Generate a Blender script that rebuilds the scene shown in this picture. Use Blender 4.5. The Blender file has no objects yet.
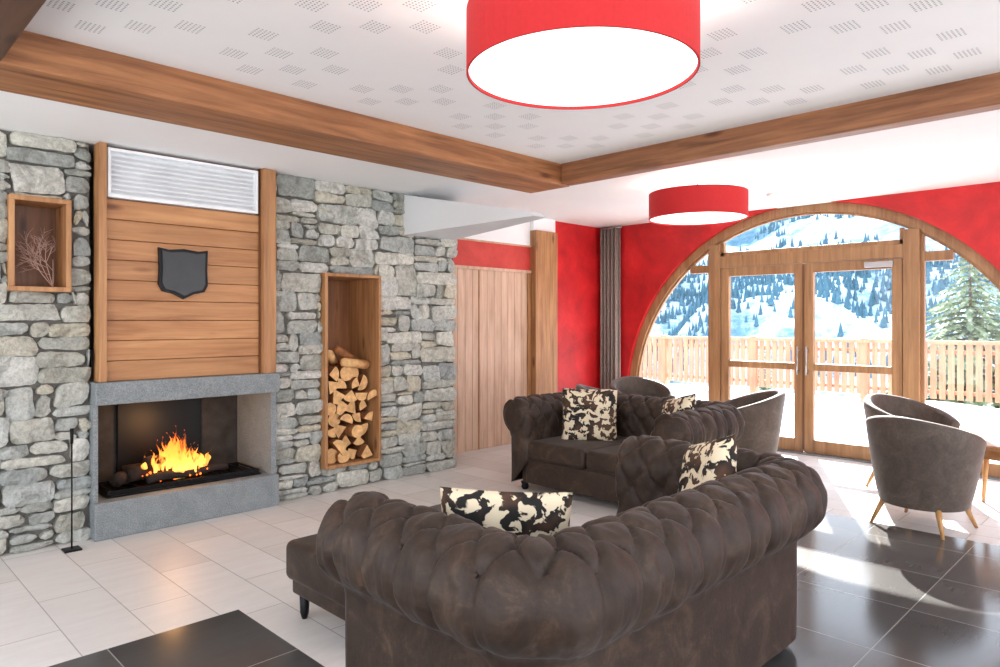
import bpy, bmesh, math, random
from math import sin, cos, pi, sqrt, radians
from mathutils import Vector, Matrix, noise
random.seed(7)
C = bpy.context
scene = C.scene

# ------------------------------------------------------------------ helpers
def link(o):
    scene.collection.objects.link(o); return o

def empty(name, loc=(0,0,0), rz=0):
    e = bpy.data.objects.new(name, None); link(e)
    e.location = loc; e.rotation_euler = (0,0,rz); e.empty_display_size = .1
    return e

def mobj(name, verts, faces, mats, parent=None, smooth=False, mi=None):
    me = bpy.data.meshes.new(name)
    me.from_pydata([tuple(v) for v in verts], [], faces)
    if not isinstance(mats, (list, tuple)): mats = [mats]
    for m in mats: me.materials.append(m)
    if mi:
        for p, i in zip(me.polygons, mi): p.material_index = i
    if smooth:
        for p in me.polygons: p.use_smooth = True
    me.update()
    o = bpy.data.objects.new(name, me); link(o)
    if parent: o.parent = parent
    return o

def fixn(o):
    bm = bmesh.new(); bm.from_mesh(o.data)
    bmesh.ops.recalc_face_normals(bm, faces=bm.faces)
    bm.to_mesh(o.data); bm.free(); return o

def box(name, x0,x1,y0,y1,z0,z1, mat, parent=None, bevel=0, seg=2, smooth=False):
    v = [(x0,y0,z0),(x1,y0,z0),(x1,y1,z0),(x0,y1,z0),(x0,y0,z1),(x1,y0,z1),(x1,y1,z1),(x0,y1,z1)]
    f = [(0,3,2,1),(4,5,6,7),(0,1,5,4),(1,2,6,5),(2,3,7,6),(3,0,4,7)]
    o = mobj(name, v, f, mat, parent)
    if bevel:
        m = o.modifiers.new('bevel','BEVEL'); m.width = bevel; m.segments = seg
        m.limit_method = 'NONE'
        if smooth or seg > 2:
            for p in o.data.polygons: p.use_smooth = True
    return o

def boxes(name, lst, mat, parent=None, bevel=0):
    V=[];F=[]
    for (x0,x1,y0,y1,z0,z1) in lst:
        b=len(V)
        V += [(x0,y0,z0),(x1,y0,z0),(x1,y1,z0),(x0,y1,z0),(x0,y0,z1),(x1,y0,z1),(x1,y1,z1),(x0,y1,z1)]
        F += [tuple(b+i for i in q) for q in [(0,3,2,1),(4,5,6,7),(0,1,5,4),(1,2,6,5),(2,3,7,6),(3,0,4,7)]]
    o = mobj(name,V,F,mat,parent)
    if bevel:
        m=o.modifiers.new('bevel','BEVEL'); m.width=bevel; m.segments=2
    return o

def lathe(name, prof, mat, parent=None, loc=(0,0,0), n=32, smooth=True, cap=True):
    V=[];F=[]
    for (r,z) in prof:
        for i in range(n):
            a=2*pi*i/n; V.append((loc[0]+r*cos(a),loc[1]+r*sin(a),loc[2]+z))
    for j in range(len(prof)-1):
        for i in range(n):
            F.append((j*n+i, j*n+(i+1)%n, (j+1)*n+(i+1)%n, (j+1)*n+i))
    if cap:
        F.append(tuple(reversed(range(n)))); F.append(tuple((len(prof)-1)*n+i for i in range(n)))
    o=mobj(name,V,F,mat,parent,smooth)
    return o

def tube(name, pts, rad, mat, parent=None, n=8):
    V=[];F=[]
    P=[Vector(p) for p in pts]
    if not isinstance(rad,(list,tuple)): rad=[rad]*len(P)
    for i,p in enumerate(P):
        d=(P[min(i+1,len(P)-1)]-P[max(i-1,0)]).normalized()
        a=d.orthogonal().normalized() if abs(d.z)<.9 else d.cross(Vector((0,1,0))).normalized()
        b=d.cross(a)
        for k in range(n):
            t=2*pi*k/n; V.append(p+(a*cos(t)+b*sin(t))*rad[i])
    for j in range(len(P)-1):
        for k in range(n):
            F.append((j*n+k,j*n+(k+1)%n,(j+1)*n+(k+1)%n,(j+1)*n+k))
    F.append(tuple(reversed(range(n)))); F.append(tuple((len(P)-1)*n+i for i in range(n)))
    return fixn(mobj(name,V,F,mat,parent,True))

# ------------------------------------------------------------------ materials
def mat_new(name):
    m=bpy.data.materials.new(name); m.use_nodes=True
    nt=m.node_tree; b=nt.nodes['Principled BSDF']
    return m,nt,b
def N(nt,t,**k):
    n=nt.nodes.new(t)
    for a,b in k.items(): setattr(n,a,b)
    return n
def srgb(r,g,b):
    f=lambda c:((c/255)/12.92 if c/255<=.04045 else ((c/255+.055)/1.055)**2.4)
    return (f(r),f(g),f(b),1)
def ramp(nt,src,stops):
    r=N(nt,'ShaderNodeValToRGB')
    e=r.color_ramp.elements
    while len(e)<len(stops): e.new(.5)
    for i,(p,c) in enumerate(stops):
        e[i].position=p; e[i].color=c
    nt.links.new(src,r.inputs[0]); return r
def mixc(nt,fac,a,b,mode='MIX'):
    m=N(nt,'ShaderNodeMix',data_type='RGBA',blend_type=mode)
    for inp,v in ((m.inputs[0],fac),(m.inputs[6],a),(m.inputs[7],b)):
        if hasattr(v,'is_linked') or hasattr(v,'links'): nt.links.new(v,inp)
        else: inp.default_value=v
    return m.outputs[2]
def coords(nt,scale=(1,1,1),rot=(0,0,0),kind='Object'):
    t=N(nt,'ShaderNodeTexCoord'); mp=N(nt,'ShaderNodeMapping')
    mp.inputs['Scale'].default_value=scale; mp.inputs['Rotation'].default_value=rot
    nt.links.new(t.outputs[kind],mp.inputs[0]); return mp.outputs[0]
def noise_n(nt,vec,scale,detail=4,rough=.55,dist=0):
    n=N(nt,'ShaderNodeTexNoise'); n.inputs['Scale'].default_value=scale
    n.inputs['Detail'].default_value=detail; n.inputs['Roughness'].default_value=rough
    n.inputs['Distortion'].default_value=dist
    nt.links.new(vec,n.inputs['Vector']); return n.outputs['Fac']
def bump(nt,b,h,strength=.3,dist=.01):
    n=N(nt,'ShaderNodeBump'); n.inputs['Strength'].default_value=strength; n.inputs['Distance'].default_value=dist
    nt.links.new(h,n.inputs['Height']); nt.links.new(n.outputs[0],b.inputs['Normal'])

def simple(name,c,rough=.5,metal=0,nscale=0,var=.08,bumps=0,spec=.5):
    m,nt,b=mat_new(name)
    b.inputs['Roughness'].default_value=rough; b.inputs['Metallic'].default_value=metal
    b.inputs['Specular IOR Level'].default_value=spec
    v=coords(nt); nf=noise_n(nt,v,nscale or 6)
    lo=tuple(max(0,x*(1-var)) for x in c[:3])+(1,); hi=tuple(min(1,x*(1+var)) for x in c[:3])+(1,)
    r=ramp(nt,nf,[(.3,lo),(.7,hi)])
    nt.links.new(r.outputs[0],b.inputs['Base Color'])
    if bumps: bump(nt,b,nf,bumps,.01)
    return m

def wood(name,c1,c2,axis='x',s=1,rough=.5,knots=True,island=False):
    m,nt,b=mat_new(name)
    sc={'x':(.9,14,14),'y':(14,.9,14),'z':(14,14,.9)}[axis]
    v=coords(nt,tuple(k*s for k in sc))
    n1=noise_n(nt,v,1.5,6,.6,.6)
    r=ramp(nt,n1,[(.28,c1),(.5,tuple((a*.45+b_*.55) for a,b_ in zip(c1,c2))),(.70,c2)])
    n2=noise_n(nt,coords(nt,{'x':(1,3,3),'y':(3,1,3),'z':(3,3,1)}[axis]),1.6,3)
    r2=ramp(nt,n2,[(.3,(.78,.73,.69,1)),(.65,(1.0,1.0,1.0,1))])
    col=mixc(nt,1.0,r.outputs[0],r2.outputs[0],'MULTIPLY')
    if knots:
        vo=N(nt,'ShaderNodeTexVoronoi'); vo.inputs['Scale'].default_value=1.0
        nt.links.new(coords(nt,{'x':(1.8,6,6),'y':(6,1.8,6),'z':(6,6,1.8)}[axis]),vo.inputs['Vector'])
        rk=ramp(nt,vo.outputs['Distance'],[(.06,(.30,.17,.10,1)),(.18,(1,1,1,1))])
        col=mixc(nt,.85,col,rk.outputs[0],'MULTIPLY')
    if island:
        g=N(nt,'ShaderNodeNewGeometry')
        ri=ramp(nt,g.outputs['Random Per Island'],[(0,(.84,.80,.77,1)),(1,(1.08,1.05,1.0,1))])
        col=mixc(nt,1.0,col,ri.outputs[0],'MULTIPLY')
    nt.links.new(col,b.inputs['Base Color'])
    b.inputs['Roughness'].default_value=rough
    bump(nt,b,n1,.15,.005)
    return m

M={}
M['beam_x']=wood('beam_wood_x',srgb(118,72,42),srgb(194,134,86),'x')
M['beam_y']=wood('beam_wood_y',srgb(108,68,42),srgb(178,122,82),'y')
M['beam_dark']=wood('beam_wood_dark',srgb(64,42,32),srgb(104,70,50),'y')
M['plank']=wood('panel_plank_wood',srgb(164,108,64),srgb(212,160,110),'x',.8,.5,True,True)
M['frame_z']=wood('frame_wood_z',srgb(148,98,60),srgb(204,154,104),'z')
M['frame_dark']=wood('niche_wood_dark',srgb(84,52,32),srgb(138,90,54),'z')
M['niche_in']=wood('niche_wood_inside',srgb(112,70,42),srgb(162,108,66),'z')
M['door_wood']=wood('door_wood',srgb(196,158,132),srgb(226,194,168),'z',1,.5,False)
M['win_wood']=wood('window_wood',srgb(136,98,64),srgb(180,138,96),'z',1,.45,False)
M['leg_wood']=wood('leg_wood',srgb(170,120,70),srgb(205,160,105),'z',1,.4,False)
M['rail_wood']=wood('railing_wood',srgb(188,132,100),srgb(214,162,126),'z',1,.6,False)
M['table_wood']=wood('table_wood',srgb(150,100,60),srgb(190,140,92),'x',1,.35,False)
M['white']=simple('white_plaster',srgb(246,246,246),.8,0,3,.012)
M['ceil']=simple('ceiling_white',srgb(246,247,247),.8,0,3,.01)
M['hole']=simple('perforation_grey',srgb(172,174,176),.9)
M['shaded_plaster']=simple('shaded_plaster',srgb(222,224,226),.8,0,3,.01)  # white plaster greyed: the bulkhead's shade is put into its colour
M['black']=simple('black_iron',srgb(22,22,24),.45,.6)
M['soot']=simple('soot_brick',srgb(60,57,55),.85,0,9,.35,.3)
M['slate']=simple('slate',srgb(34,36,40),.35,0,12,.2,.1)
M['steel']=simple('brushed_steel',srgb(170,170,172),.3,.9)
M['curtain']=simple('curtain_fabric',srgb(138,124,116),.9,0,30,.15,.2)
M['shutter']=simple('louver_white',srgb(238,241,243),.5)
M['snow']=simple('snow',srgb(240,243,248),.8,0,2,.04,.4)
M['bark']=simple('log_bark',srgb(146,92,52),.85,0,20,.35,.5)
M['logend']=simple('log_end_wood',srgb(226,178,120),.75,0,25,.24,.2)
M['burnt']=simple('burnt_log',srgb(46,34,28),.9,0,20,.5,.6)

def red(name,c,d):
    m,nt,b=mat_new(name)
    v=coords(nt); n1=noise_n(nt,v,2.2,7,.65,.4)
    r=ramp(nt,n1,[(.3,d),(.55,c),(.75,tuple(min(1,x*1.25+.01) for x in c[:3])+(1,))])
    nt.links.new(r.outputs[0],b.inputs['Base Color']); b.inputs['Roughness'].default_value=.5
    bump(nt,b,n1,.15,.01); return m
M['red']=red('red_plaster',srgb(204,30,34),srgb(164,16,22))
M['red_band']=red('red_band_plaster',srgb(205,66,56),srgb(185,48,42))
M['shade']=simple('lamp_shade_red',srgb(192,28,32),.75,0,60,.05)

def granite():
    m,nt,b=mat_new('granite')
    v=coords(nt)
    n1=noise_n(nt,v,110,5,.75); n2=noise_n(nt,v,7,6,.7,.6)
    r=ramp(nt,n1,[(.3,srgb(102,108,110)),(.5,srgb(140,146,148)),(.7,srgb(174,178,178))])
    r2=ramp(nt,n2,[(.3,(.68,.70,.70,1)),(.7,(1,1,1,1))])
    nt.links.new(mixc(nt,1.0,r.outputs[0],r2.outputs[0],'MULTIPLY'),b.inputs['Base Color'])
    b.inputs['Roughness'].default_value=.6; bump(nt,b,n2,.4,.012); return m
M['granite']=granite()

def stone():
    m,nt,b=mat_new('rubble_stone')
    g=N(nt,'ShaderNodeNewGeometry')
    r=ramp(nt,g.outputs['Random Per Island'],[(0,srgb(168,172,168)),(.15,srgb(214,213,204)),(.3,srgb(190,194,192)),
        (.45,srgb(234,232,222)),(.6,srgb(174,180,180)),(.72,srgb(222,214,194)),(.85,srgb(204,208,206)),(1,srgb(240,238,232))])
    v=coords(nt)
    n1=noise_n(nt,v,5,9,.74,1.2)
    r1=ramp(nt,n1,[(.28,srgb(156,154,146)),(.42,srgb(214,214,208)),(.56,srgb(255,255,252)),(.68,srgb(236,228,208)),(.8,srgb(206,192,164))])
    n2=noise_n(nt,v,34,7,.78)
    r2=ramp(nt,n2,[(.32,(.48,.50,.50,1)),(.56,(1,1,1,1))])
    col=mixc(nt,.9,r.outputs[0],r1.outputs[0],'MULTIPLY')
    col=mixc(nt,.8,col,r2.outputs[0],'MULTIPLY')
    nt.links.new(col,b.inputs['Base Color']); b.inputs['Roughness'].default_value=.85
    ad=N(nt,'ShaderNodeMath',operation='ADD'); nt.links.new(n1,ad.inputs[0]); nt.links.new(n2,ad.inputs[1])
    bump(nt,b,ad.outputs[0],.85,.02); return m
M['stone']=stone()
M['mortar']=simple('mortar',srgb(116,112,106),.95,0,30,.25,.5)

def leather(name,c1,c2,c3,rough,sheen,spec=.5):
    m,nt,b=mat_new(name)
    v=coords(nt); n1=noise_n(nt,v,6,9,.78,.8); n2=noise_n(nt,v,60,5,.7)
    r=ramp(nt,n1,[(.3,c1),(.52,c2),(.70,c3)])
    r2=ramp(nt,n2,[(.3,(.7,.7,.7,1)),(.7,(1,1,1,1))])
    nt.links.new(mixc(nt,1.,r.outputs[0],r2.outputs[0],'MULTIPLY'),b.inputs['Base Color'])
    b.inputs['Roughness'].default_value=rough; b.inputs['Specular IOR Level'].default_value=spec
    b.inputs['Sheen Weight'].default_value=sheen; b.inputs['Sheen Roughness'].default_value=.4
    bump(nt,b,n2,.3,.003); return m
M['leather']=leather('brown_suede_leather',srgb(40,28,21),srgb(60,44,34),srgb(90,70,56),.58,.07,.33)
M['velvet']=leather('taupe_velvet',srgb(74,63,56),srgb(94,81,72),srgb(116,102,92),.6,.3,.3)

def cow():
    m,nt,b=mat_new('cowhide_print')
    v=coords(nt); n1=noise_n(nt,v,17,3,.55,.5); n2=noise_n(nt,v,8,2)
    spot=ramp(nt,n1,[(.475,(0,0,0,1)),(.50,(1,1,1,1))])
    dk=ramp(nt,n2,[(.45,srgb(20,14,12)),(.66,srgb(84,56,38))])
    nt.links.new(mixc(nt,spot.outputs[0],srgb(226,210,180),dk.outputs[0]),b.inputs['Base Color'])
    b.inputs['Roughness'].default_value=.8
    return m
M['cow']=cow()

def tile(name,c1,c2,grout,w,h,rough,offx=0,offy=0,rotz=0,off=.5,gs=.004):
    m,nt,b=mat_new(name)
    t=N(nt,'ShaderNodeTexCoord'); mp=N(nt,'ShaderNodeMapping')
    mp.inputs['Location'].default_value=(offx,offy,0); mp.inputs['Rotation'].default_value=(0,0,rotz)
    nt.links.new(t.outputs['Object'],mp.inputs[0])
    br=N(nt,'ShaderNodeTexBrick'); br.offset=off; br.squash=1
    br.inputs['Scale'].default_value=1; br.inputs['Brick Width'].default_value=w; br.inputs['Row Height'].default_value=h
    br.inputs['Mortar Size'].default_value=gs; br.inputs['Mortar Smooth'].default_value=.1
    br.inputs['Color1'].default_value=c1; br.inputs['Color2'].default_value=c2; br.inputs['Mortar'].default_value=grout
    nt.links.new(mp.outputs[0],br.inputs['Vector'])
    n1=noise_n(nt,coords(nt,(1,5,1)),3,6,.65,.3)
    r2=ramp(nt,n1,[(.3,(.88,.87,.86,1)),(.7,(1,1,1,1))])
    nt.links.new(mixc(nt,.8,br.outputs['Color'],r2.outputs[0],'MULTIPLY'),b.inputs['Base Color'])
    b.inputs['Roughness'].default_value=rough
    inv=N(nt,'ShaderNodeMath',operation='SUBTRACT'); inv.inputs[0].default_value=1
    nt.links.new(br.outputs['Fac'],inv.inputs[1]); bump(nt,b,inv.outputs[0],.4,.002)
    return m
M['tile_w']=tile('floor_tile_white',srgb(218,212,206),srgb(234,229,224),srgb(176,170,164),.93,.31,.38,offx=-3.53,offy=1.6,rotz=radians(90),gs=.003)
M['tile_d']=tile('floor_tile_dark',srgb(74,73,72),srgb(90,88,86),srgb(150,148,144),.62,.62,.16,off=0,offx=-.36,offy=-.43,gs=.003)

def emis(name,c,s):
    m,nt,b=mat_new(name)
    b.inputs['Base Color'].default_value=c; b.inputs['Emission Color'].default_value=c; b.inputs['Emission Strength'].default_value=s
    return m
M['diff']=emis('lamp_diffuser',(1,.97,.92,1),1.2)
M['ember']=emis('ember',(1,.16,.02,1),2.0)

def flame():
    m,nt,b=mat_new('flame')
    out=nt.nodes['Material Output']; nt.nodes.remove(b)
    g=N(nt,'ShaderNodeTexCoord'); sx=N(nt,'ShaderNodeSeparateXYZ'); nt.links.new(g.outputs['Object'],sx.inputs[0])
    mr=N(nt,'ShaderNodeMapRange'); mr.inputs[1].default_value=.3; mr.inputs[2].default_value=.66; nt.links.new(sx.outputs[2],mr.inputs[0])
    r=ramp(nt,mr.outputs[0],[(0,(1,.50,.10,1)),(.45,(1,.26,.035,1)),(1,(.9,.1,.01,1))])
    e=N(nt,'ShaderNodeEmission'); nt.links.new(r.outputs[0],e.inputs[0]); e.inputs[1].default_value=2.6
    tr=N(nt,'ShaderNodeBsdfTransparent'); mx=N(nt,'ShaderNodeMixShader')
    n1=noise_n(nt,coords(nt,(1,1,.5)),18,3); rr=ramp(nt,n1,[(.36,(.95,.95,.95,1)),(.6,(.05,.05,.05,1))])
    nt.links.new(rr.outputs[0],mx.inputs[0]); nt.links.new(tr.outputs[0],mx.inputs[1]); nt.links.new(e.outputs[0],mx.inputs[2])
    nt.links.new(mx.outputs[0],out.inputs[0]); return m
M['flame']=flame()

def glass():
    m,nt,b=mat_new('window_glass')
    out=nt.nodes['Material Output']; nt.nodes.remove(b)
    tr=N(nt,'ShaderNodeBsdfTransparent'); gl=N(nt,'ShaderNodeBsdfGlossy'); gl.inputs['Roughness'].default_value=.02
    tr.inputs[0].default_value=(.95,.98,1,1)
    mx=N(nt,'ShaderNodeMixShader'); mx.inputs[0].default_value=.04
    nt.links.new(tr.outputs[0],mx.inputs[1]); nt.links.new(gl.outputs[0],mx.inputs[2]); nt.links.new(mx.outputs[0],out.inputs[0]); return m
M['glass']=glass()

def mountain_mat():
    m,nt,b=mat_new('snowy_slope')
    v=coords(nt,(1,1,1.4)); n1=noise_n(nt,v,.05,10,.7,.5); n2=noise_n(nt,v,.5,6,.8)
    ad=N(nt,'ShaderNodeMath',operation='MULTIPLY_ADD'); nt.links.new(n2,ad.inputs[0]); ad.inputs[1].default_value=.4; nt.links.new(n1,ad.inputs[2])
    r=ramp(nt,ad.outputs[0],[(.52,srgb(88,122,140)),(.63,srgb(124,154,170)),(.72,srgb(176,196,210)),(.82,srgb(206,216,226))])  # snow and forest tones tinted blue, distance haze painted into the colour
    nt.links.new(r.outputs[0],b.inputs['Base Color']); b.inputs['Roughness'].default_value=1
    b.inputs['Specular IOR Level'].default_value=0
    return m
M['mount']=mountain_mat()
M['forest']=simple('pine_forest_hazed',srgb(84,116,130),1,0,.3,.25,0,0)  # teal green paled with painted-in haze for the far trees
def needles():
    m,nt,b=mat_new('conifer_needles')
    v=coords(nt); n1=noise_n(nt,v,5,4)
    r=ramp(nt,n1,[(.35,srgb(88,108,76)),(.55,srgb(138,152,114)),(.68,srgb(208,214,202))])
    nt.links.new(r.outputs[0],b.inputs['Base Color']); b.inputs['Roughness'].default_value=.9; return m
M['needles']=needles()

# ------------------------------------------------------------------ room dims
YW=5.42; YD=5.96; XW=8.0; ZS=2.83; ZC=2.92; XB=4.80; YB=4.03; XEND=4.76; ZL=2.74; YB2=4.52

fl=empty('floor')
def quadmesh(name, rects, z, mat, parent=None):
    V=[];F=[]
    for (x0,x1,y0,y1) in rects:
        b=len(V); V+=[(x0,y0,z),(x1,y0,z),(x1,y1,z),(x0,y1,z)]; F.append((b,b+1,b+2,b+3))
    return mobj(name,V,F,mat,parent)
box('slab',-2.0,8.3,-2.5,6.3,-.25,-.004,M['white'],fl)
DX0,DX1,DY1=2.2,5.66,2.45
quadmesh('white_tiles',[(-2,8.3,3.53,6.3),(1.6,8.3,DY1,3.53),(1.6,DX0,-2.5,DY1),(DX1,8.3,-2.5,DY1)],0,M['tile_w'],fl)
quadmesh('dark_tiles',[(-2,1.6,-2.5,3.53),(DX0,DX1,-2.5,DY1)],0,M['tile_d'],fl)

# ---- ceiling
ce=empty('ceiling')
box('upper_panel',-2,XB+.1,-2.5,YB+.1,ZC,ZC+.3,M['ceil'],ce)
box('soffit_window_side',XB+.1,8.3,-2.5,YB+.1,ZS,ZC+.3,M['ceil'],ce)
box('soffit_back',XB+.1,8.3,YB+.1,6.3,ZS,ZC+.3,M['ceil'],ce)
box('soffit_fireplace_side',-2,XB+.1,YB+.1,6.3,ZL,ZC+.3,M['ceil'],ce)
V=[];F=[]
def cluster(cx,cy,n=6,p=.020,s=.0043):
    for i in range(n):
        for j in range(n):
            x=cx+(i-(n-1)/2)*p; y=cy+(j-(n-1)/2)*p; b=len(V)
            V.extend([(x-s,y-s,ZC-.001),(x-s,y+s,ZC-.001),(x+s,y+s,ZC-.001),(x+s,y-s,ZC-.001)]); F.append((b,b+1,b+2,b+3))
for gx in range(5):
    for gy in range(6):
        ox=.80+gx*.80; oy=-.75+gy*.80
        for i in range(4):
            for j in range(4):
                if (i+j)%2==0 and not (i in (0,3) and j in (0,3) and (gx+gy)%2):
                    x=ox+i*.17; y=oy+j*.17
                    if .75<x<XB-.1 and y<YB-.1: cluster(x,y)
mobj('perforations',V,F,M['hole'],ce)
A=[(4.09,5.46,2.342),(4.09,5.46,ZL),(4.09,3.76,2.385),(4.09,3.72,2.345)]
B=[(4.74,5.46,2.342),(4.74,5.46,ZL),(4.25,3.76,2.385),(4.25,3.72,2.345)]
fixn(mobj('bulkhead_wedge',A+B,[(0,1,2,3),(7,6,5,4),(0,3,7,4),(3,2,6,7),(2,1,5,6),(1,0,4,5)],M['shaded_plaster'],ce))
lathe('smoke_detector',[(.05,ZS-.035),(.06,ZS-.02),(.06,ZS)],M['white'],ce,(7.1,3.1,0),24)

# ---- beams
box('ceiling_beam',-2,XB+.14,YB,YB2,ZL-.005,ZC+.02,M['beam_x'],None,.012)
box('ceiling_beam.001',XB,XB+.14,-2.5,YB-.002,ZL,ZC+.02,M['beam_y'],None,.012)
box('ceiling_beam.002',.30,.66,-2.5,YB-.002,ZL-.005,ZC+.02,M['beam_dark'],None,.012)

# ------------------------------------------------------------------ stone wall
wf=empty('wall_fireplace')
ops=[(.93,1.28,1.70,2.32),(1.40,2.74,0,2.76),(3.20,3.79,.21,1.93)]
bk=[]
xs=[-2,.93,1.28,1.40,2.74,3.20,3.79,XEND]
solid=[[(0,2.75)],[(0,1.70),(2.32,2.75)],[(0,2.75)],[],[(0,2.75)],[(0,.21),(1.93,2.75)],[(0,2.75)]]
for i,s in enumerate(solid):
    for (a,b) in s: bk.append((xs[i],xs[i+1],YW+.03,YW+.45,a,b))
boxes('backing',bk,M['mortar'],wf)
box('return',XEND-.1,XEND,YW+.03,YD,0,2.8,M['mortar'],wf)
box('rear_fill',-2,XEND,YW+.62,YW+.8,0,2.8,M['mortar'],wf)
random.seed(21)
rects=[]
def split(x0,x1,z0,z1):
    w=x1-x0;h=z1-z0
    mw=random.choice([.22,.32,.4,.5,.6]); mh=random.choice([.08,.13,.18,.24,.3])
    if w<=mw and h<=mh: rects.append((x0,x1,z0,z1)); return
    if (w/h>2.8 or h<=mh) and w>mw*.9:
        if w<.2: rects.append((x0,x1,z0,z1)); return
        t=x0+w*random.uniform(.33,.67); split(x0,t,z0,z1); split(t,x1,z0,z1)
    else:
        if h<.11: rects.append((x0,x1,z0,z1)); return
        t=z0+h*random.uniform(.26,.74); split(x0,x1,z0,t); split(x0,x1,t,z1)
z=0
while z<2.72:
    h=min(random.uniform(.28,.44),2.74-z)
    if 2.74-(z+h)<.15: h=2.74-z
    x=-1.2-random.uniform(0,.3)
    while x<XEND:
        w=random.uniform(.35,.75); x1=min(x+w,XEND)
        if XEND-x1<.15: x1=XEND
        split(x,x1,z,z+h); x=x1
    z+=h
def sub(r,o):
    x0,x1,z0,z1=r;a0,a1,c0,c1=o
    if x1<=a0 or x0>=a1 or z1<=c0 or z0>=c1: return [r]
    out=[]
    if x0<a0: out.append((x0,a0,z0,z1))
    if x1>a1: out.append((a1,x1,z0,z1))
    m0,m1=max(x0,a0),min(x1,a1)
    if z0<c0: out.append((m0,m1,z0,c0))
    if z1>c1: out.append((m0,m1,c1,z1))
    return [q for q in out if q[1]-q[0]>.025 and q[3]-q[2]>.02]
for o in ops:
    nr=[]
    for r in rects: nr+=sub(r,o)
    rects=nr
V=[];F=[]
for (x0,x1,z0,z1) in rects:
    w=x1-x0;h=z1-z0; g=random.uniform(.001,.006)
    x0+=g;x1-=g;z0+=g;z1-=g; w=x1-x0;h=z1-z0
    if w<.012 or h<.012: continue
    cx=(x0+x1)/2;cz=(z0+z1)/2
    nx=max(3,int(w/.03)); nz=max(3,int(h/.03))
    pr=random.uniform(.0,.03); jit=min(.026,h*.18)
    tiltx=random.uniform(-.06,.06); tiltz=random.uniform(-.1,.1)
    off=random.random()*50
    co=[(random.uniform(-jit,jit)*.9,random.uniform(-jit,jit)*.8) for _ in range(4)]
    cut=[random.uniform(.004,.016) for _ in range(4)]
    b=len(V)
    for j in range(nz+1):
        for i in range(nx+1):
            u=i/nx;v=j/nz
            ox=(co[0][0]*(1-u)*(1-v)+co[1][0]*u*(1-v)+co[2][0]*u*v+co[3][0]*(1-u)*v)
            oz=(co[0][1]*(1-u)*(1-v)+co[1][1]*u*(1-v)+co[2][1]*u*v+co[3][1]*(1-u)*v)
            x=x0+w*u+ox; zz=z0+h*v+oz
            edge=(i in(0,nx))+(j in(0,nz))
            nn=noise.noise(Vector((x*9+off,zz*9,off)))*.016+noise.noise(Vector((x*26,zz*26,off)))*.010
            nn+= (abs(noise.noise(Vector((x*5+off,zz*7,off*2))))-.2)*.02
            y=YW-pr*1.0-.012+nn+(x-cx)*tiltx+(zz-cz)*tiltz
            if edge:
                y+=.009
                x+=noise.noise(Vector((x*24,zz*24,off)))*.009; zz+=noise.noise(Vector((x*24,zz*24,off+9)))*.009
            if edge==2:
                c_=cut[(i>0)+2*(j>0)]
                y+=.006; x+=(c_ if i==0 else -c_); zz+=(c_ if j==0 else -c_)*.8
            V.append((min(x,XEND),y,max(0,zz)))
    W=nx+1
    for j in range(nz):
        for i in range(nx):
            F.append((b+j*W+i,b+j*W+i+1,b+(j+1)*W+i+1,b+(j+1)*W+i))
    ring=[j for j in range(nx)]+[j*W+nx for j in range(nz)]+[nz*W+nx-j for j in range(nx)]+[(nz-j)*W for j in range(nz)]
    c=len(V)
    for r_ in ring:
        q=V[b+r_]; V.append((q[0],YW+.035,q[2]))
    n=len(ring)
    for i in range(n):
        F.append((b+ring[i],c+i,c+(i+1)%n,b+ring[(i+1)%n]))
fixn(mobj('stones',V,F,M['stone'],wf))

# ------------------------------------------------------------------ left wall niche
def frame_y(name,x0,x1,z0,z1,y0,y1,t,mat,parent):
    return boxes(name,[(x0,x1,y0,y1,z0,z0+t),(x0,x1,y0,y1,z1-t,z1),(x0,x0+t,y0,y1,z0+t,z1-t),(x1-t,x1,y0,y1,z0+t,z1-t)],mat,parent,.003)
wn=empty('wall_niche')
frame_y('frame',.92,1.27,1.70,2.32,5.35,5.66,.032,M['frame_z'],wn)
box('back_board',.952,1.238,5.62,5.66,1.732,2.288,M['frame_dark'],wn)
db=empty('dried_branch')
random.seed(3)
M['twig']=simple('dry_twig',srgb(196,160,146),.8)
cnt=[0]
def br(p,d,l,r,dep):
    q=p+d*l; cnt[0]+=1
    if not(.975<q.x<1.22 and 5.37<q.y<5.6 and q.z<2.2): return
    tube('twig_%d'%cnt[0],[p,(p+q)/2+Vector((random.uniform(-.006,.006),0,0)),q],[r,r*.8,r*.6],M['twig'],db,5)
    if dep>0:
        for i in range(4):
            a=random.uniform(-.9,.9); d2=(Matrix.Rotation(a,3,'Y')@d+Vector((0,random.uniform(-.2,.2),0))).normalized()
            br(p+d*l*random.uniform(.4,1),d2,l*random.uniform(.5,.8),r*.65,dep-1)
base=Vector((1.19,5.48,1.735))
for a in (-.7,-.45,-.25,.0): br(base,Vector((a,0,1)).normalized(),.19,.0035,3)

# ------------------------------------------------------------------ fireplace
fp=empty('fireplace')
random.seed(11)
z=1.085; pl=[]
while z<2.36:
    h=min(.142,2.365-z); pl.append((1.475,2.60,5.365,5.44,z+.002,z+h-.002)); z+=.142
boxes('horizontal_planks',pl,M['plank'],fp,.003)
box('planks_backing',1.45,2.70,5.40,5.5,1.09,2.738,M['frame_dark'],fp)
box('post_left',1.425,1.475,5.31,5.44,1.085,2.738,M['frame_z'],fp,.004)
box('post_right',2.61,2.72,5.30,5.44,1.085,2.738,M['frame_z'],fp,.004)
box('post_right_trim',2.60,2.612,5.34,5.44,1.085,2.738,M['frame_dark'],fp)
box('mantel',1.395,2.735,5.27,5.55,.93,1.085,M['granite'],fp,.006)
box('hearth_block',1.395,2.745,5.30,6.02,.0,.255,M['granite'],fp,.008)
box('jamb_left',1.395,1.425,5.33,6.0,.255,.93,M['granite'],fp,.003)
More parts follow.
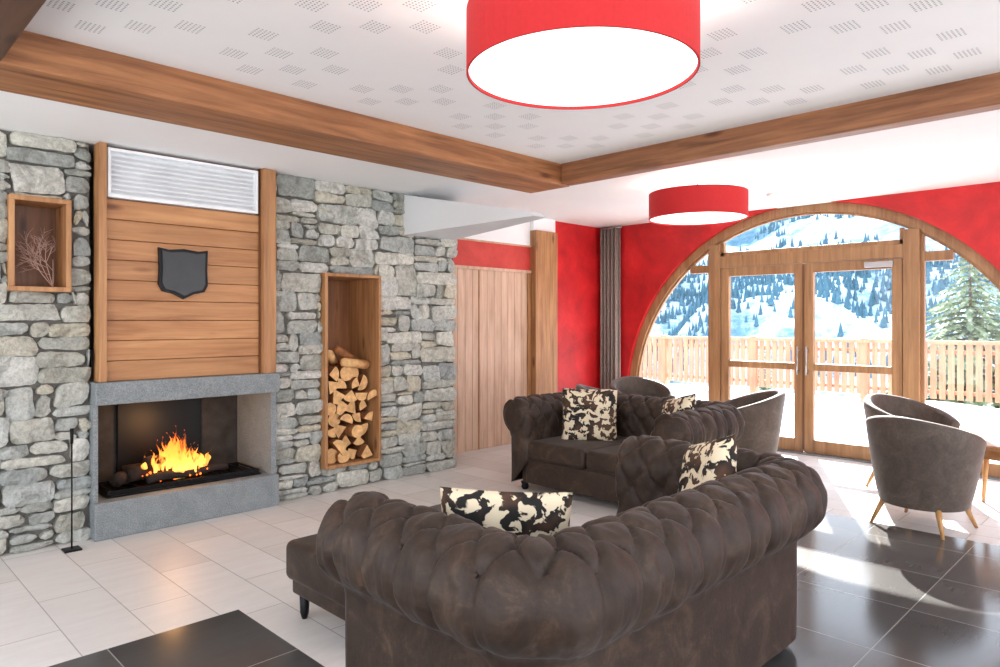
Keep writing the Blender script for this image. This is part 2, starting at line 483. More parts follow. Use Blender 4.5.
box('jamb_right',2.69,2.735,5.33,6.0,.255,.93,M['granite'],fp,.003)
box('firebox_back',1.425,2.69,5.96,6.03,.255,1.3,M['soot'],fp)
box('firebox_top',1.425,2.69,5.5,6.0,1.1,1.3,M['soot'],fp)
box('cast_iron_plate',1.72,2.36,5.93,5.96,.27,.95,M['black'],fp,.004)
box('fire_grate_tray',1.50,2.64,5.40,5.86,.258,.27,M['black'],fp,.002)
boxes('grate_bars',[(1.54+i*.09,1.552+i*.09,5.42,5.84,.285,.297) for i in range(13)]+[(1.51,2.63,5.43,5.445,.27,.300),(1.51,2.63,5.80,5.815,.27,.300)],M['black'],fp)
def log(name,p,q,r,mat,parent):
    P=[];Rr=[]
    for i in range(9):
        t=i/8; P.append(Vector(p).lerp(Vector(q),t)+Vector((0,0,.008*sin(t*9)))); Rr.append(r*random.uniform(.86,1.12))
    return tube(name,P,Rr,mat,parent,11)
log('log_1',(1.70,5.62,.355),(2.27,5.72,.345),.055,M['burnt'],fp)
log('log_2',(1.72,5.80,.35),(2.32,5.66,.37),.052,M['burnt'],fp)
log('log_3',(1.82,5.60,.43),(2.2,5.78,.43),.045,M['burnt'],fp)
log('log_4',(1.60,5.56,.34),(1.80,5.80,.33),.048,M['burnt'],fp)
log('log_5',(1.80,5.50,.33),(2.42,5.56,.33),.030,M['burnt'],fp)
Ve=[];Fe=[]
for k in range(110):
    cx,cy,cz=random.uniform(1.78,2.26),random.uniform(5.50,5.72),random.uniform(.30,.37); q=random.uniform(.004,.012); b=len(Ve)
    Ve+=[(cx+q,cy,cz),(cx-q,cy,cz),(cx,cy+q,cz),(cx,cy-q,cz),(cx,cy,cz+q),(cx,cy,cz-q)]
    Fe+=[(b,b+2,b+4),(b+2,b+1,b+4),(b+1,b+3,b+4),(b+3,b,b+4),(b+2,b,b+5),(b+1,b+2,b+5),(b+3,b+1,b+5),(b,b+3,b+5)]
mobj('embers',Ve,Fe,M['ember'],fp)
V=[];F=[]
def tongue(x,y,z,h,r,lean,ph):
    b=len(V); n=10; m=16
    for j in range(m+1):
        t=j/m; rr=r*(sin(pi*min(1,t*1.0+.12))**.8)*(1-t*.45) if t<.98 else .001
        cx=x+lean*t*t+sin(t*8+ph)*.022*t; cy=y+cos(t*6+ph)*.014*t
        for i in range(n):
            a=2*pi*i/n; V.append((cx+rr*cos(a)*(1+.3*sin(3*a+ph+t*3)),cy+rr*.7*sin(a),z+h*t))
    for j in range(m):
        for i in range(n): F.append((b+j*n+i,b+j*n+(i+1)%n,b+(j+1)*n+(i+1)%n,b+(j+1)*n+i))
for k in range(56):
    x=max(1.80,min(2.26,random.gauss(2.03,.105))); c=1-abs(x-2.03)/.27
    tongue(x,random.uniform(5.50,5.66),.29+random.uniform(0,.10),.07+.29*max(0.08,c)*random.uniform(.4,1),random.uniform(.010,.032),random.uniform(-.05,.05),random.uniform(0,6))
mobj('flames',V,F,M['flame'],fp,True)

# louvre grille
vg=empty('vent_grille')
frame_y('frame',1.485,2.58,2.37,2.715,5.33,5.41,.022,M['shutter'],vg)
V=[];F=[]
for i in range(9):
    z=2.40+i*.034; b=len(V)
    V+=[(1.505,5.355,z),(2.56,5.355,z),(2.56,5.385,z+.026),(1.505,5.385,z+.026),(1.505,5.355,z-.006),(2.56,5.355,z-.006),(2.56,5.385,z+.02),(1.505,5.385,z+.02)]
    F+=[(b,b+1,b+2,b+3),(b+4,b+7,b+6,b+5),(b,b+4,b+5,b+1)]
mobj('slats',V,F,M['shutter'],vg)
box('back',1.505,2.56,5.387,5.398,2.39,2.70,M['shutter'],vg)

# shield plaque
sh=empty('wall_shield')
def shield_poly(s=1.0):
    cx,cz=2.0,1.86; w=.178*s; t=.185*s
    p=[(-w,t),(-w*.6,t*.93),(0,t*1.0),(w*.6,t*.93),(w,t),(w*.97,t*.2),(w*1.0,-t*.45),(w*.85,-t*.72),(w*.4,-t*.82),(0,-t*1.02),(-w*.4,-t*.82),(-w*.85,-t*.72),(-w*1.0,-t*.45),(-w*.97,t*.2)]
    return [(cx+a,cz+b) for a,b in p]
def prism_y(name,poly,y0,y1,mat,parent=None):
    n=len(poly); V=[(x,y0,z) for x,z in poly]+[(x,y1,z) for x,z in poly]
    F=[tuple(range(n)),tuple(reversed(range(n,2*n)))]+[(i,i+n,(i+1)%n+n,(i+1)%n) for i in range(n)]
    return fixn(mobj(name,V,F,mat,parent))
prism_y('rim',shield_poly(1.0),5.335,5.364,M['black'],sh)
prism_y('slate_face',shield_poly(.88),5.327,5.336,M['slate'],sh)

# poker
pk=empty('fireplace_poker')
tube('rod',[(1.24,5.22,.012),(1.24,5.22,.72)],.005,M['black'],pk)
tube('handle',[(1.24,5.22,.70),(1.24,5.22,.80)],[.009,.012],M['black'],pk)
box('foot_plate',1.19,1.29,5.17,5.27,0,.012,M['black'],pk,.003)

# firewood niche
fn=empty('firewood_niche')
frame_y('frame',3.20,3.79,.21,1.93,5.35,5.88,.028,M['frame_z'],fn)
box('back_board',3.228,3.762,5.84,5.88,.238,1.902,M['niche_in'],fn)
random.seed(5)
V=[];F=[];MI=[]
def logpr(cx,cz,r,kind,rot,y0,y1):
    if kind==0: p=[(0,0)]+[(cos(a),sin(a)) for a in [i*pi/2/6 for i in range(7)]]; p=[(x-.42,y-.42) for x,y in p]; sc=1.25
    elif kind==1: p=[(cos(pi*i/8),sin(pi*i/8)) for i in range(9)]; p=[(x,y-.4) for x,y in p]; sc=1.0
    elif kind==2: p=[(cos(2*pi*i/12)*random.uniform(.93,1.05),sin(2*pi*i/12)*random.uniform(.93,1.05)) for i in range(12)]; sc=.88
    else: p=[(-.8,-.5),(.9,-.6),(.3,.9),(-.3,.8)]; sc=1.0
    b=len(V);n=len(p)
    for yy in (y0,y1):
        for (x,z) in p:
            X=cx+(x*cos(rot)-z*sin(rot))*r*sc; Z=cz+(x*sin(rot)+z*cos(rot))*r*sc
            V.append((min(3.755,max(3.235,X)),yy,max(.243,Z)))
    F.append(tuple(range(b,b+n)));MI.append(1)
    F.append(tuple(range(b+2*n-1,b+n-1,-1)));MI.append(1)
    for i in range(n): F.append((b+i,b+i+n,b+(i+1)%n+n,b+(i+1)%n));MI.append(0)
row=0; z=.30
while z<1.14:
    x=3.30+(row%2)*.055
    while x<3.73:
        top=1.0+.12*(1-abs(x-3.45)/.35)
        if z<top:
            logpr(x+random.uniform(-.01,.01),z+random.uniform(-.012,.012),random.uniform(.066,.088),random.choice([0,0,1,3,0,2]),random.uniform(0,6.28),5.36+random.uniform(0,.12),5.8)
        x+=random.uniform(.11,.135)
    z+=.105; row+=1
o=fixn(mobj('firewood_stack',V,F,[M['bark'],M['logend']],None,False,MI))
tube('top_log',[(3.28,5.42,1.22),(3.45,5.62,1.12)],[.04,.045],M['logend'],o,7)
tube('top_log_b',[(3.34,5.40,1.26),(3.66,5.55,1.12)],[.035,.04],M['bark'],o,7)
tube('top_log_c',[(3.40,5.38,1.14),(3.72,5.5,1.10)],[.04,.045],M['logend'],o,7)

# ------------------------------------------------------------------ door wall
wd=empty('wall_door')
box('red_side',6.92,8.3,YD,YD+.2,0,ZS,M['red'],wd)
box('over_door_band',XEND-.1,6.60,YD,YD+.2,2.14,2.45,M['red_band'],wd)
box('over_door_white',XEND-.1,6.92,YD+.0,YD+.2,2.45,ZS,M['white'],wd)
box('trim_1',XEND,6.50,YD-.02,YD+.01,2.115,2.15,M['door_wood'])
box('trim_2',XEND,6.50,YD-.015,YD+.01,2.445,2.465,M['door_wood'])
d1=empty('door_1')
dl=[];x=4.80
while x<6.42: dl.append((x+.0015,min(x+.118,6.46)-.0015,YD-.0,YD+.05,.0,2.115)); x+=.118
boxes('vertical_planks',dl,M['door_wood'],d1,.003)
box('backing',4.7,6.5,YD+.04,YD+.2,0,2.14,M['door_wood'],d1)
boxes('leaf_frame',[(4.80,4.83,YD-.012,YD,0,2.11),(6.44,6.49,YD-.02,YD,0,2.11),(5.60,5.612,YD-.008,YD,0,2.11)],M['frame_z'],d1)
box('wood_pillar',6.50,6.92,YD-.10,YD+.1,0,2.66,M['frame_z'],None,.006)
box('pillar_cap_wall',6.50,6.92,YD-.06,YD+.1,2.66,ZS,M['white'],wd)

# ------------------------------------------------------------------ window wall with arch
YC=3.15;R=2.39;ZA=.46
ww=empty('wall_window')
V=[];F=[]
def archz(y,r=R):
    d=abs(y-YC)
    return ZA+sqrt(max(0,r*r-d*d)) if d<r else ZA
n=64
ys=[YC+R*cos(pi*i/n) for i in range(n+1)]
ZT=max(ZS,ZA+R+.06)
for y in ys:
    z=archz(y)
    V+=[(XW,y,z),(XW,y,ZT),(XW+.3,y,z),(XW+.3,y,ZT)]
for i in range(n):
    a=4*i;b=a+4
    F+=[(a,a+1,b+1,b),(a+2,b+2,b+3,a+3),(a,b,b+2,a+2)]
mobj('arch_part',V,F,M['red'],ww)
box('pier_left',XW,XW+.3,YC+R,6.2,0,ZT,M['red'],ww)
box('pier_right',XW,XW+.3,-2.5,YC-R,0,ZT,M['red'],ww)
w1=empty('window_1')
def archframe(name,r0,r1,x0,x1,mat,parent,zb=0.0):
    V=[];F=[]
    m=48
    P=[(1,0,zb)]+[(cos(pi*i/m),sin(pi*i/m),ZA) for i in range(m+1)]+[(-1,0,zb)]
    for c,s,zz in P:
        for rr in (r0,r1):
            for xx in (x0,x1): V.append((xx,YC+rr*c,zz+rr*s))
    for i in range(len(P)-1):
        a=4*i;b=a+4
        F+=[(a,b,b+2,a+2),(a+1,a+3,b+3,b+1),(a,a+1,b+1,b),(a+2,b+2,b+3,a+3)]
    return fixn(mobj(name,V,F,mat,parent))
archframe('arch_frame',R-.10,R-.001,XW+.06,XW+.16,M['win_wood'],w1)
archframe('arch_sash',R-.125,R-.10,XW+.09,XW+.13,M['win_wood'],w1)
Ri=R-.095
PL,PR=4.24,2.06; pw=.075
def az(y): return archz(y,Ri)
x0,x1=XW+.02,XW+.14
boxes('posts',[(x0,x1,PL-pw,PL+pw,0,az(PL+pw)+.02),(x0,x1,PR-pw,PR+pw,0,az(PR-pw)+.02)],M['win_wood'],w1,.005)
hy=sqrt(Ri**2-(2.24-ZA)**2)
boxes('transoms',[(x0,x1,PR+pw,PL-pw,2.17,2.31),
  (x0+.04,x1,PL+pw,YC+hy,2.12,2.22),(x0+.04,x1,YC-hy,PR-pw,2.12,2.22),
  (x0+.04,x1,PL+pw,YC+Ri,0,.14),(x0+.04,x1,YC-Ri,PR-pw,0,.14)],M['win_wood'],w1,.004)
boxes('sash_frames',[(x0+.03,x1-.03,PR+pw,PL-pw,2.31,2.36),(x0+.03,x1-.03,PL-pw-.04,PL-pw,2.31,az(PL)),(x0+.03,x1-.03,PR+pw,PR+pw+.04,2.31,az(PR)),
  (x0+.05,x1-.02,PL+pw,PL+pw+.035,.1,az(PL+.1)-.02),(x0+.05,x1-.02,PR-pw-.035,PR-pw,.1,az(PR-.1)-.02)],M['win_wood'],w1,.003)
V=[(XW+.11,YC,0)];F=[]
P=[(Ri,0)]+[(Ri*cos(pi*i/40),ZA+Ri*sin(pi*i/40)) for i in range(41)]+[(-Ri,0)]
for a,b in P: V.append((XW+.11,YC+a,b))
for i in range(1,len(P)): F.append((0,i,i+1))
mobj('panes',V,F,M['glass'],w1)
box('threshold',XW-.02,XW+.3,YC-R,YC+R,0,.015,M['granite'],w1)
d2=empty('door_2')
def leaf(nm,y0,y1):
    t=.10; a,b=XW+.035,XW+.095
    boxes(nm,[(a,b,y0,y0+t,.02,2.165),(a,b,y1-t,y1,.02,2.165),(a,b,y0+t,y1-t,2.06,2.165),(a,b,y0+t,y1-t,.95,1.03),(a,b,y0+t,y1-t,.02,.17)],M['win_wood'],d2,.006)
leaf('leaf_left',3.157,PL-pw-.008); leaf('leaf_right',PR+pw+.008,3.143)
for y in (3.10,3.20):
    tube('handle',[(XW-.02,y,.9),(XW-.02,y,1.22)],.009,M['steel'],d2)
    boxes('handle_mount',[(XW-.02,XW+.036,y-.008,y+.008,.93,.945),(XW-.02,XW+.036,y-.008,y+.008,1.17,1.185)],M['steel'],d2)
box('door_closer',XW-.01,XW+.03,2.22,2.5,2.08,2.14,M['steel'],d2,.006)
box('meeting_strip',XW+.02,XW+.036,3.142,3.158,.05,2.15,M['frame_dark'],d2)

# curtain
V=[];F=[]
m=60
for i in range(m+1):
    t=i/m; y=5.58+t*.30; x=7.90+.045*sin(t*2*pi*5)
    for z in (.03,1.4,2.79): V.append((x,y,z))
for i in range(m):
    for j in range(2): F.append((i*3+j,i*3+3+j,i*3+4+j,i*3+1+j))
o=mobj('curtain',V,F,M['curtain'],None,True); s=o.modifiers.new('s','SOLIDIFY'); s.thickness=.006
tube('curtain_rod',[(7.90,5.55,2.80),(7.90,5.90,2.80)],.012,M['steel'],o)

# ------------------------------------------------------------------ pendant lamps
def pendant(name,x,y,zb,zc,h=.24,r=.445,pw_=22):
    e=empty(name,(x,y,0))
    n=96
    V=[];F=[]
    for rr,z in ((r,zb),(r,zb+h),(r-.008,zb+h),(r-.008,zb)):
        for i in range(n): V.append((rr*cos(2*pi*i/n),rr*sin(2*pi*i/n),z))
    for j in range(4):
        for i in range(n): F.append((j*n+i,j*n+(i+1)%n,((j+1)%4)*n+(i+1)%n,((j+1)%4)*n+i))
    mobj('shade',V,F,M['shade'],e,False)
    lathe('diffuser',[(r-.009,zb+.012),(r-.009,zb+.018)],M['diff'],e,n=96,smooth=False)
    lathe('stem',[(.012,zb+.02),(.012,zc-.03)],M['steel'],e,n=12)
    lathe('canopy',[(.06,zc-.035),(.06,zc)],M['white'],e,n=24)
    l=bpy.data.lights.new('bulb','POINT'); l.energy=pw_; l.color=(1,.95,.88); l.shadow_soft_size=.08
    lo=link(bpy.data.objects.new('bulb',l)); lo.parent=e; lo.location=(.15,0,zb+.12)
pendant('pendant_lamp',2.13,1.685,2.46,ZC,pw_=26)
pendant('pendant_lamp',5.87,3.27,2.455,ZS,pw_=10)

# ------------------------------------------------------------------ chesterfield sofa
def sofa(name,loc,rz,W,D,nseat=2,cz=.685,cr=.165,amp0=.036,P0=.172):
    e=empty(name,loc,rz)
    r=.215
    path=[]
    s=0;ds=.0115
    def seg(ax,ay,bx,by,nx,ny):
        nonlocal s
        L=sqrt((bx-ax)**2+(by-ay)**2);k=max(1,int(L/ds))
        for i in range(k): path.append((ax+(bx-ax)*i/k,ay+(by-ay)*i/k,nx,ny,s+L*i/k))
        s+=L
    def arc(cx,cy,a0,a1):
        nonlocal s
        L=abs(a1-a0)*r*1.3; k=int(L/ds)
        for i in range(k):
            a=a0+(a1-a0)*i/k; path.append((cx+r*cos(a),cy+r*sin(a),cos(a),sin(a),s+L*i/k))
        s+=L
    seg(0,D,0,r,-1,0); arc(r,r,pi,1.5*pi); seg(r,0,W-r,0,0,-1); arc(W-r,r,1.5*pi,2*pi); seg(W,r,W,D,1,0)
    path.append((W,D,1,0,s))
    S=s
    cn=-.045
    prof=[]
    for i in range(14): t=i/14; prof.append((-.198-.008*(1-t),.25+t*(cz-.04-.25)))
    K=52
    for i in range(K+1):
        a=radians(190-i*(190+66)/K); prof.append((cn+cr*cos(a),cz+cr*sin(a)))
    prof.append((.008,cz-cr-.012))
    arcend=len(prof)-1
    for z in (.49,.40,.30,.2,.12,.06): prof.append((0,z))
    T=[0]
    for i in range(1,len(prof)): T.append(T[-1]+sqrt((prof[i][0]-prof[i-1][0])**2+(prof[i][1]-prof[i-1][1])**2))
    P=S/round(S/P0)
    ktm=14+int(K*(190-34)/(190+66)); Tm=T[ktm]; Q=Tm/3.5
    NP=len(prof)
    def pn(j):
        a0=prof[max(0,j-1)];a1=prof[min(NP-1,j+1)]
        tx,tz=a1[0]-a0[0],a1[1]-a0[1];l=sqrt(tx*tx+tz*tz) or 1
        return -tz/l,tx/l
    V=[];F=[]
    for (x,y,nx,ny,ss) in path:
        for j,(n_,z) in enumerate(prof):
            on,oz=pn(j)
            t=T[j]
            if t<=Tm:
                A=abs(sin(pi*(ss/P+t/Q)))*abs(sin(pi*(ss/P-t/Q))); pf=sqrt(A)
                pf=1-(1-min(1,pf*1.25))**2
                amp=amp0
            else:
                pf=abs(sin(pi*(ss/P+Tm/Q))); pf=1-(1-min(1,pf*1.35))**2
                fade=1-min(1,(t-Tm)/(T[arcend]-Tm)); amp=amp0*fade**.6*(.5+.5*fade)
                pf+= .16*sin(ss*95+sin(ss*31)*3)*(fade*(1-fade)*4)
            if j>=arcend: amp=0
            if j<arcend:
                nz=noise.noise(Vector((ss*11,t*11,loc[0])))*.010+noise.noise(Vector((ss*36,t*16,loc[0])))*.005
            else: nz=noise.noise(Vector((ss*5,z*5,loc[0])))*.005
            d=amp*(pf-.62)+nz
            N_=n_+on*d
            Z=z+oz*d
            V.append((x+nx*N_,y+ny*N_,Z))
    NPa=len(path)
    for i in range(NPa-1):
        for j in range(NP-1):
            F.append((i*NP+j,i*NP+j+1,(i+1)*NP+j+1,(i+1)*NP+j))
    for idx in (0,NPa-1):
        b=len(V); ringv=[V[idx*NP+j] for j in range(NP)]
        cx=sum(v[0] for v in ringv)/NP
        for v in ringv:
            V.append((v[0]*.86+cx*.14,D+.022,v[2]*.97+(cz*.03 if v[2]>.5 else .0)))
        for j in range(NP-1):
            F.append((idx*NP+j,b+j,b+j+1,idx*NP+j+1))
        F.append(tuple(b+j for j in range(NP)))
        F.append((idx*NP,idx*NP+NP-1,b+NP-1,b))
    fixn(mobj('tufted_shell',V,F,M['leather'],e,True))
    Vb=[];Fb=[]
    for k in range(1,8):
        t=k*Q/2
        j=min(range(arcend),key=lambda q:abs(T[q]-t)); on,oz=pn(j)
        m0=0
        while True:
            ss=(m0+(k%2)/2)*P; m0+=1
            if ss>S-.02: break
            if ss<.02: continue
            lo_,hi_=0,NPa-1
            while hi_-lo_>1:
                md=(lo_+hi_)//2
                if path[md][4]<ss: lo_=md
                else: hi_=md
            x,y,nx,ny,_=path[lo_]
            d=-.62*amp0+.003
            N_=prof[j][0]+on*d; ctr=Vector((x+nx*N_,y+ny*N_,prof[j][1]+oz*d)); q=.010; b=len(Vb)
            for (lat) in range(1,4):
                for lon in range(8):
                    th=pi*lat/4;ph=2*pi*lon/8
                    Vb.append(ctr+Vector((q*sin(th)*cos(ph),q*sin(th)*sin(ph),q*cos(th))))
            Vb.append(ctr+Vector((0,0,q)));Vb.append(ctr-Vector((0,0,q)))
            for lon in range(8):
                n2=(lon+1)%8
                Fb.append((b+24,b+lon,b+n2));Fb.append((b+25,b+16+n2,b+16+lon))
                for l2 in range(2): Fb.append((b+l2*8+lon,b+(l2+1)*8+lon,b+(l2+1)*8+n2,b+l2*8+n2))
    mobj('buttons',Vb,Fb,M['leather'],e,True)
    for xx,sgn in ((0,-1),(W,1)):
        cx=xx+sgn*cn
        Vd=[];Fd=[];nn=24
        for rr,yy in ((.125,D+.02),(.12,D+.034),(.09,D+.040),(.02,D+.044)):
            for i in range(nn): Vd.append((cx+rr*cos(2*pi*i/nn),yy,cz+rr*sin(2*pi*i/nn)))
        for k in range(3):
            for i in range(nn): Fd.append((k*nn+i,k*nn+(i+1)%nn,(k+1)*nn+(i+1)%nn,(k+1)*nn+i))
        Fd.append(tuple(3*nn+i for i in range(nn)))
        fixn(mobj('arm_scroll',Vd,Fd,M['leather'],e,True))
    box('base_frame',.085,W-.085,.085,D-.03,.065,.30,M['leather'],e,.02,3)
    box('front_rail',.16,W-.16,D-.10,D+.0,.07,.29,M['leather'],e,.02,3)
    sw=(W-.36)/nseat
    for i in range(nseat):
        box('seat_cushion',.18+i*sw+.003,.18+(i+1)*sw-.003,.17,D+.02,.285,.45,M['leather'],e,.045,5)
    for (fx,fy) in ((.12,.12),(W-.12,.12),(.1,D-.06),(W-.1,D-.06)):
        lathe('foot',[(.022,0),(.035,.02),(.03,.045),(.04,.07)],M['black'],e,(fx,fy,0),16)
    return e
sofa('chesterfield_sofa',(1.43,1.28,0),0,1.93,.96)
sofa('chesterfield_sofa',(5.52,2.70,0),radians(90),1.66,1.0,cz=.655,cr=.155)

# ottoman
ot=empty('ottoman')
box('upholstered_top',1.71,2.85,2.66,3.26,.20,.40,M['leather'],ot,.04,4)
box('base',1.74,2.82,2.69,3.23,.13,.24,M['leather'],ot,.015,3)
for (x,y) in ((1.79,2.74),(2.78,2.74),(1.79,3.19),(2.78,3.19)):
    lathe('foot',[(.014,0),(.022,.03),(.026,.14)],M['black'],ot,(x,y,0),12)

# ------------------------------------------------------------------ pillows
def pillow(name,loc,nrm,size,roll=0,tilt=.25,th=.075,seed=0,asp=1.0):
    n=22;V=[];F=[]
    h=size/2
    for side in (1,-1):
        for j in range(n+1):
            for i in range(n+1):
                u=-1+2*i/n;v=-1+2*j/n
                x=u*h*(1-.04*(1-v*v)*u*u); y=v*h*asp*(1-.04*(1-u*u)*v*v)
                k=max(0,(1-u**4))**.6*max(0,(1-v**4))**.6
                z=side*(th*k)+noise.noise(Vector((u*2+seed,v*2,side)))*.012*k
                V.append((x,y,z))
    W=n+1;o2=W*W
    for j in range(n):
        for i in range(n):
            a=j*W+i
            F.append((a,a+1,a+W+1,a+W)); F.append((o2+a,o2+a+W,o2+a+W+1,o2+a+1))
    o=mobj(name,V,F,M['cow'],None,True)
    bm=bmesh.new();bm.from_mesh(o.data);bmesh.ops.remove_doubles(bm,verts=bm.verts,dist=.0005);bm.to_mesh(o.data);bm.free()
    zax=Vector((nrm[0],nrm[1],tilt)).normalized()
    up=Vector((0,0,1)); xax=up.cross(zax).normalized(); yax=zax.cross(xax)
    m=Matrix((xax,yax,zax)).transposed().to_4x4()
    o.matrix_world=Matrix.Translation(loc)@m@Matrix.Rotation(roll,4,'Z')
    return o
pillow('throw_pillow',(1.815,1.79,.665),(.75,.66),.48,.03,.22,seed=1)
pillow('throw_pillow',(2.98,1.62,.745),(-.80,.60),.42,.30,.3,seed=2)
pillow('throw_pillow',(5.00,3.86,.655),(-.8,-.55),.50,.0,.25,seed=3)
pillow('throw_pillow',(4.98,2.97,.70),(-.65,.4),.42,.25,.3,seed=4)

# ------------------------------------------------------------------ tub armchairs
def chair(name,x,y,ang):
    e=empty(name,(x,y,0),ang-pi/2)
    tm=radians(128);n=56
    V=[];F=[];prof=None
    for i in range(n+1):
        th=-tm+2*tm*i/n; f=abs(th)/tm
        top=.83-.20*f**1.6
        rows=[]
        for k in range(8):
            t=k/7; rows.append((.285+.095*t**.8,.17+(top-.03-.17)*t))
        Rt=.38
        for k in range(1,6):
            a=pi*k/6; rows.append((Rt-.035+.035*cos(a),top-.03+.03*sin(a)))
        for k in range(6):
            t=k/5; rows.append((Rt-.07-.03*t,(top-.03)*(1-t)+.28*t))
        prof=len(rows)
        for (rr,z) in rows:
            sx=sin(th);sy=-cos(th)
            V.append((rr*sx*1.0,rr*sy*(1.0 if sy<0 else 1.08),z))
    for i in range(n):
        for j in range(prof-1):
            F.append((i*prof+j,i*prof+j+1,(i+1)*prof+j+1,(i+1)*prof+j))
    F.append(tuple(range(prof))); F.append(tuple(reversed(range(n*prof,(n+1)*prof))))
    fixn(mobj('shell',V,F,M['velvet'],e,True))
    lathe('seat_base',[(.24,.16),(.285,.17),(.30,.34),(.28,.36)],M['velvet'],e,(0,0,0),40)
    lathe('seat_cushion',[(.24,.34),(.285,.36),(.30,.40),(.285,.445),(.24,.465),(.1,.475),(.01,.476)],M['velvet'],e,(0,.02,0),40)
    for sx,sy in ((1,1),(-1,1),(1,-1),(-1,-1)):
        tube('leg',[(sx*.25,sy*.25,.0),(sx*.19,sy*.19,.18)],[.011,.022],M['leg_wood'],e,10)
    return e
chair('tub_armchair',5.84,1.42,radians(-12))
chair('tub_armchair',7.0,1.80,radians(-110))
chair('tub_armchair',6.66,3.19,radians(125))
chair('tub_armchair',7.05,4.66,radians(-120))
chair('tub_armchair',6.10,4.42,radians(-50))

# round side table
rt=empty('round_table',(6.68,.98,0))
lathe('top',[(.44,.54),(.45,.55),(.45,.565),(.44,.575)],M['table_wood'],rt,n=48,smooth=False)
lathe('apron',[(.38,.46),(.38,.54)],M['table_wood'],rt,n=40,smooth=False)
for a in range(4):
    t=radians(45+90*a); tube('leg',[(.38*cos(t),.38*sin(t),0),(.33*cos(t),.33*sin(t),.5)],[.014,.024],M['leg_wood'],rt)

# ------------------------------------------------------------------ exterior
V=[];F=[]
nx,ny=30,70
for j in range(ny+1):
    for i in range(nx+1):
        x=8.31+i*(13.6-8.31)/nx; y=-8+j*30/ny
        z=.02+.10*min(1,(x-8.3)/1.5)+.06*noise.noise(Vector((x*.8,y*.8,0)))*min(1,(x-8.3)/1.2)
        V.append((x,y,z))
for j in range(ny):
    for i in range(nx): a=j*(nx+1)+i; F.append((a,a+1,a+nx+2,a+nx+1))
mobj('snow_terrace',V,F,M['snow'],None,True)
rl=empty('balcony_railing')
bl=[]
y=-7.9
while y<21.5:
    bl.append((13.0,13.03,y,y+.085,.25,1.14)); y+=.125
boxes('balusters',bl,M['rail_wood'],rl)
boxes('rails',[(12.95,13.09,-8,22,1.14,1.20),(13.03,13.07,-8,22,.98,1.04),(13.03,13.07,-8,22,.33,.39)],M['rail_wood'],rl)
boxes('rail_posts',[(12.98,13.1,-8+i*2.0,-7.88+i*2.0,.10,1.22) for i in range(15)],M['rail_wood'],rl)
def ground(x,y):
    base=-6-14*min(1,(x-14)/40)
    rise=max(0,(x-70)/150); rise=min(rise,1.3)
    rid=56*rise*(1+.25*noise.noise(Vector((y*.014,3.1,0))))
    hh=noise.fractal(Vector((x*.02,y*.02,0)),1,2,6)*12*min(1,max(0,(x-30)/60))
    return base+rid+hh
mr_=empty('mountain_range')
V=[];F=[]
nx,ny=170,190
for j in range(ny+1):
    for i in range(nx+1):
        t=i/nx; x=14+t**1.5*300; y=-90+j*420/ny
        V.append((x,y,ground(x,y)))
for j in range(ny):
    for i in range(nx): a=j*(nx+1)+i; F.append((a,a+1,a+nx+2,a+nx+1))
mobj('snowy_slopes',V,F,M['mount'],mr_,True)
random.seed(9)
V=[];F=[]
cntf=0
while cntf<19000:
    x=random.uniform(80,265); y=random.uniform(-40,250)
    dn=noise.noise(Vector((x*.035,y*.035,7)))+.5*noise.noise(Vector((x*.12,y*.12,2)))+(y/x-.45)*.5
    if dn<-.02+random.uniform(-.22,.22): continue
    z=ground(x,y); h=random.uniform(1.2,2.6); r0=h*.24; b=len(V); ph=random.random()
    for (f,rr) in ((0,1),(.35,.6)):
        for k in range(5):
            a=2*pi*k/5+ph; V.append((x+r0*rr*cos(a),y+r0*rr*sin(a),z+h*f))
        V.append((x,y,z+h*(.65 if f==0 else 1.0)))
        o_=b if f==0 else b+6
        for k in range(5): F.append((o_+k,o_+(k+1)%5,o_+5))
    cntf+=1
mobj('pine_forest',V,F,M['forest'],mr_)
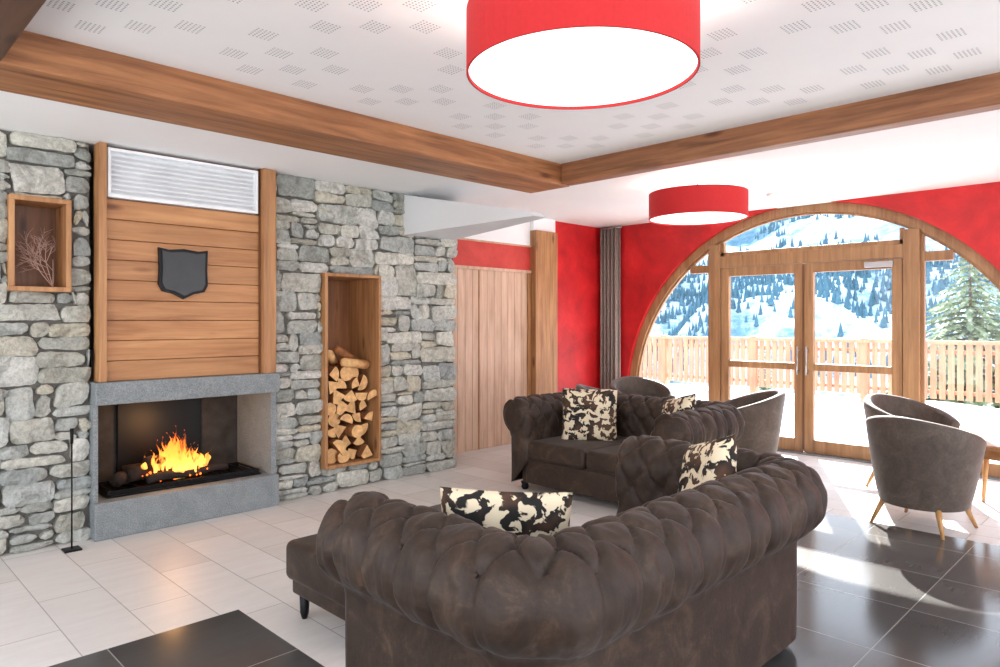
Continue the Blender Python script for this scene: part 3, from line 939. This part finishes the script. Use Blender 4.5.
def conifer(name,x,y,z0,H,Rb,seed):
    random.seed(seed)
    e=empty(name,(x,y,z0))
    tube('trunk',[(0,0,-.3),(0,0,H*.97)],[H*.018,.01],M['bark'],e)
    V=[];F=[]
    lv=int(H*7)
    for l in range(lv):
        t=l/lv; z=H*(.08+.92*t); rr=Rb*(1-t)**.75+.05
        nb=int(9+8*(1-t))
        for k in range(nb):
            a=2*pi*k/nb+random.uniform(-.25,.25); L=rr*random.uniform(.55,1.2)
            d=Vector((cos(a),sin(a),0)); sd=Vector((-sin(a),cos(a),0))
            ns=8
            for q in range(ns):
                f0=q/ns;f1=(q+1)/ns+.1
                for sgn in (-1,1):
                    p0=d*L*f0+Vector((0,0,z-.3*L*f0*f0)); w=L*.15*(1-f0*.6)
                    p1=d*L*f1+Vector((0,0,z-.3*L*f1*f1)); p2=(d*L*(f0+.2)+sd*sgn*w+Vector((0,0,z-.3*L*f0-.05*random.random()-.03)))
                    b=len(V);V.extend([p0,p1,p2]);F.append((b,b+1,b+2))
    mobj('boughs',V,F,M['needles'],e)
conifer('conifer_tree',21,4.05,-5,8.5,3.2,1)
conifer('conifer_tree',26,2.4,-6,8.8,2.8,2)
conifer('conifer_tree',30,13.5,-9,9.6,1.9,4)

# ------------------------------------------------------------------ lights
sun=bpy.data.lights.new('sun','SUN'); sun.energy=18; sun.angle=radians(.6); sun.color=(1,.95,.88)
so=link(bpy.data.objects.new('sun',sun))
trav=Vector((-1,-.50,-.70)); so.rotation_euler=trav.to_track_quat('-Z','Y').to_euler()
fl_=bpy.data.lights.new('fire_light','POINT'); fl_.energy=5; fl_.color=(1,.5,.18); fl_.shadow_soft_size=.08
fo=link(bpy.data.objects.new('fire_light',fl_)); fo.location=(2.0,5.56,.68)
w=bpy.data.worlds.new('world'); scene.world=w; w.use_nodes=True
nt=w.node_tree; bg=nt.nodes['Background']
tc=N(nt,'ShaderNodeTexCoord'); sx=N(nt,'ShaderNodeSeparateXYZ'); nt.links.new(tc.outputs['Generated'],sx.inputs[0])
r=ramp(nt,sx.outputs[2],[(0,(.98,.97,.98,1)),(.25,(.84,.90,1,1)),(1,(.65,.79,1,1))])
nt.links.new(r.outputs[0],bg.inputs[0]); bg.inputs[1].default_value=2.5

# ------------------------------------------------------------------ camera
cam=bpy.data.cameras.new('camera'); cam.lens=25.02; cam.sensor_width=36; cam.shift_y=-.0115
cam.clip_end=1000; cam.clip_start=.05
co=link(bpy.data.objects.new('camera',cam)); co.location=(0,0,1.5); co.rotation_euler=(radians(90),0,radians(-45))
scene.camera=co
scene.view_settings.view_transform='Standard'
scene.view_settings.exposure=.48
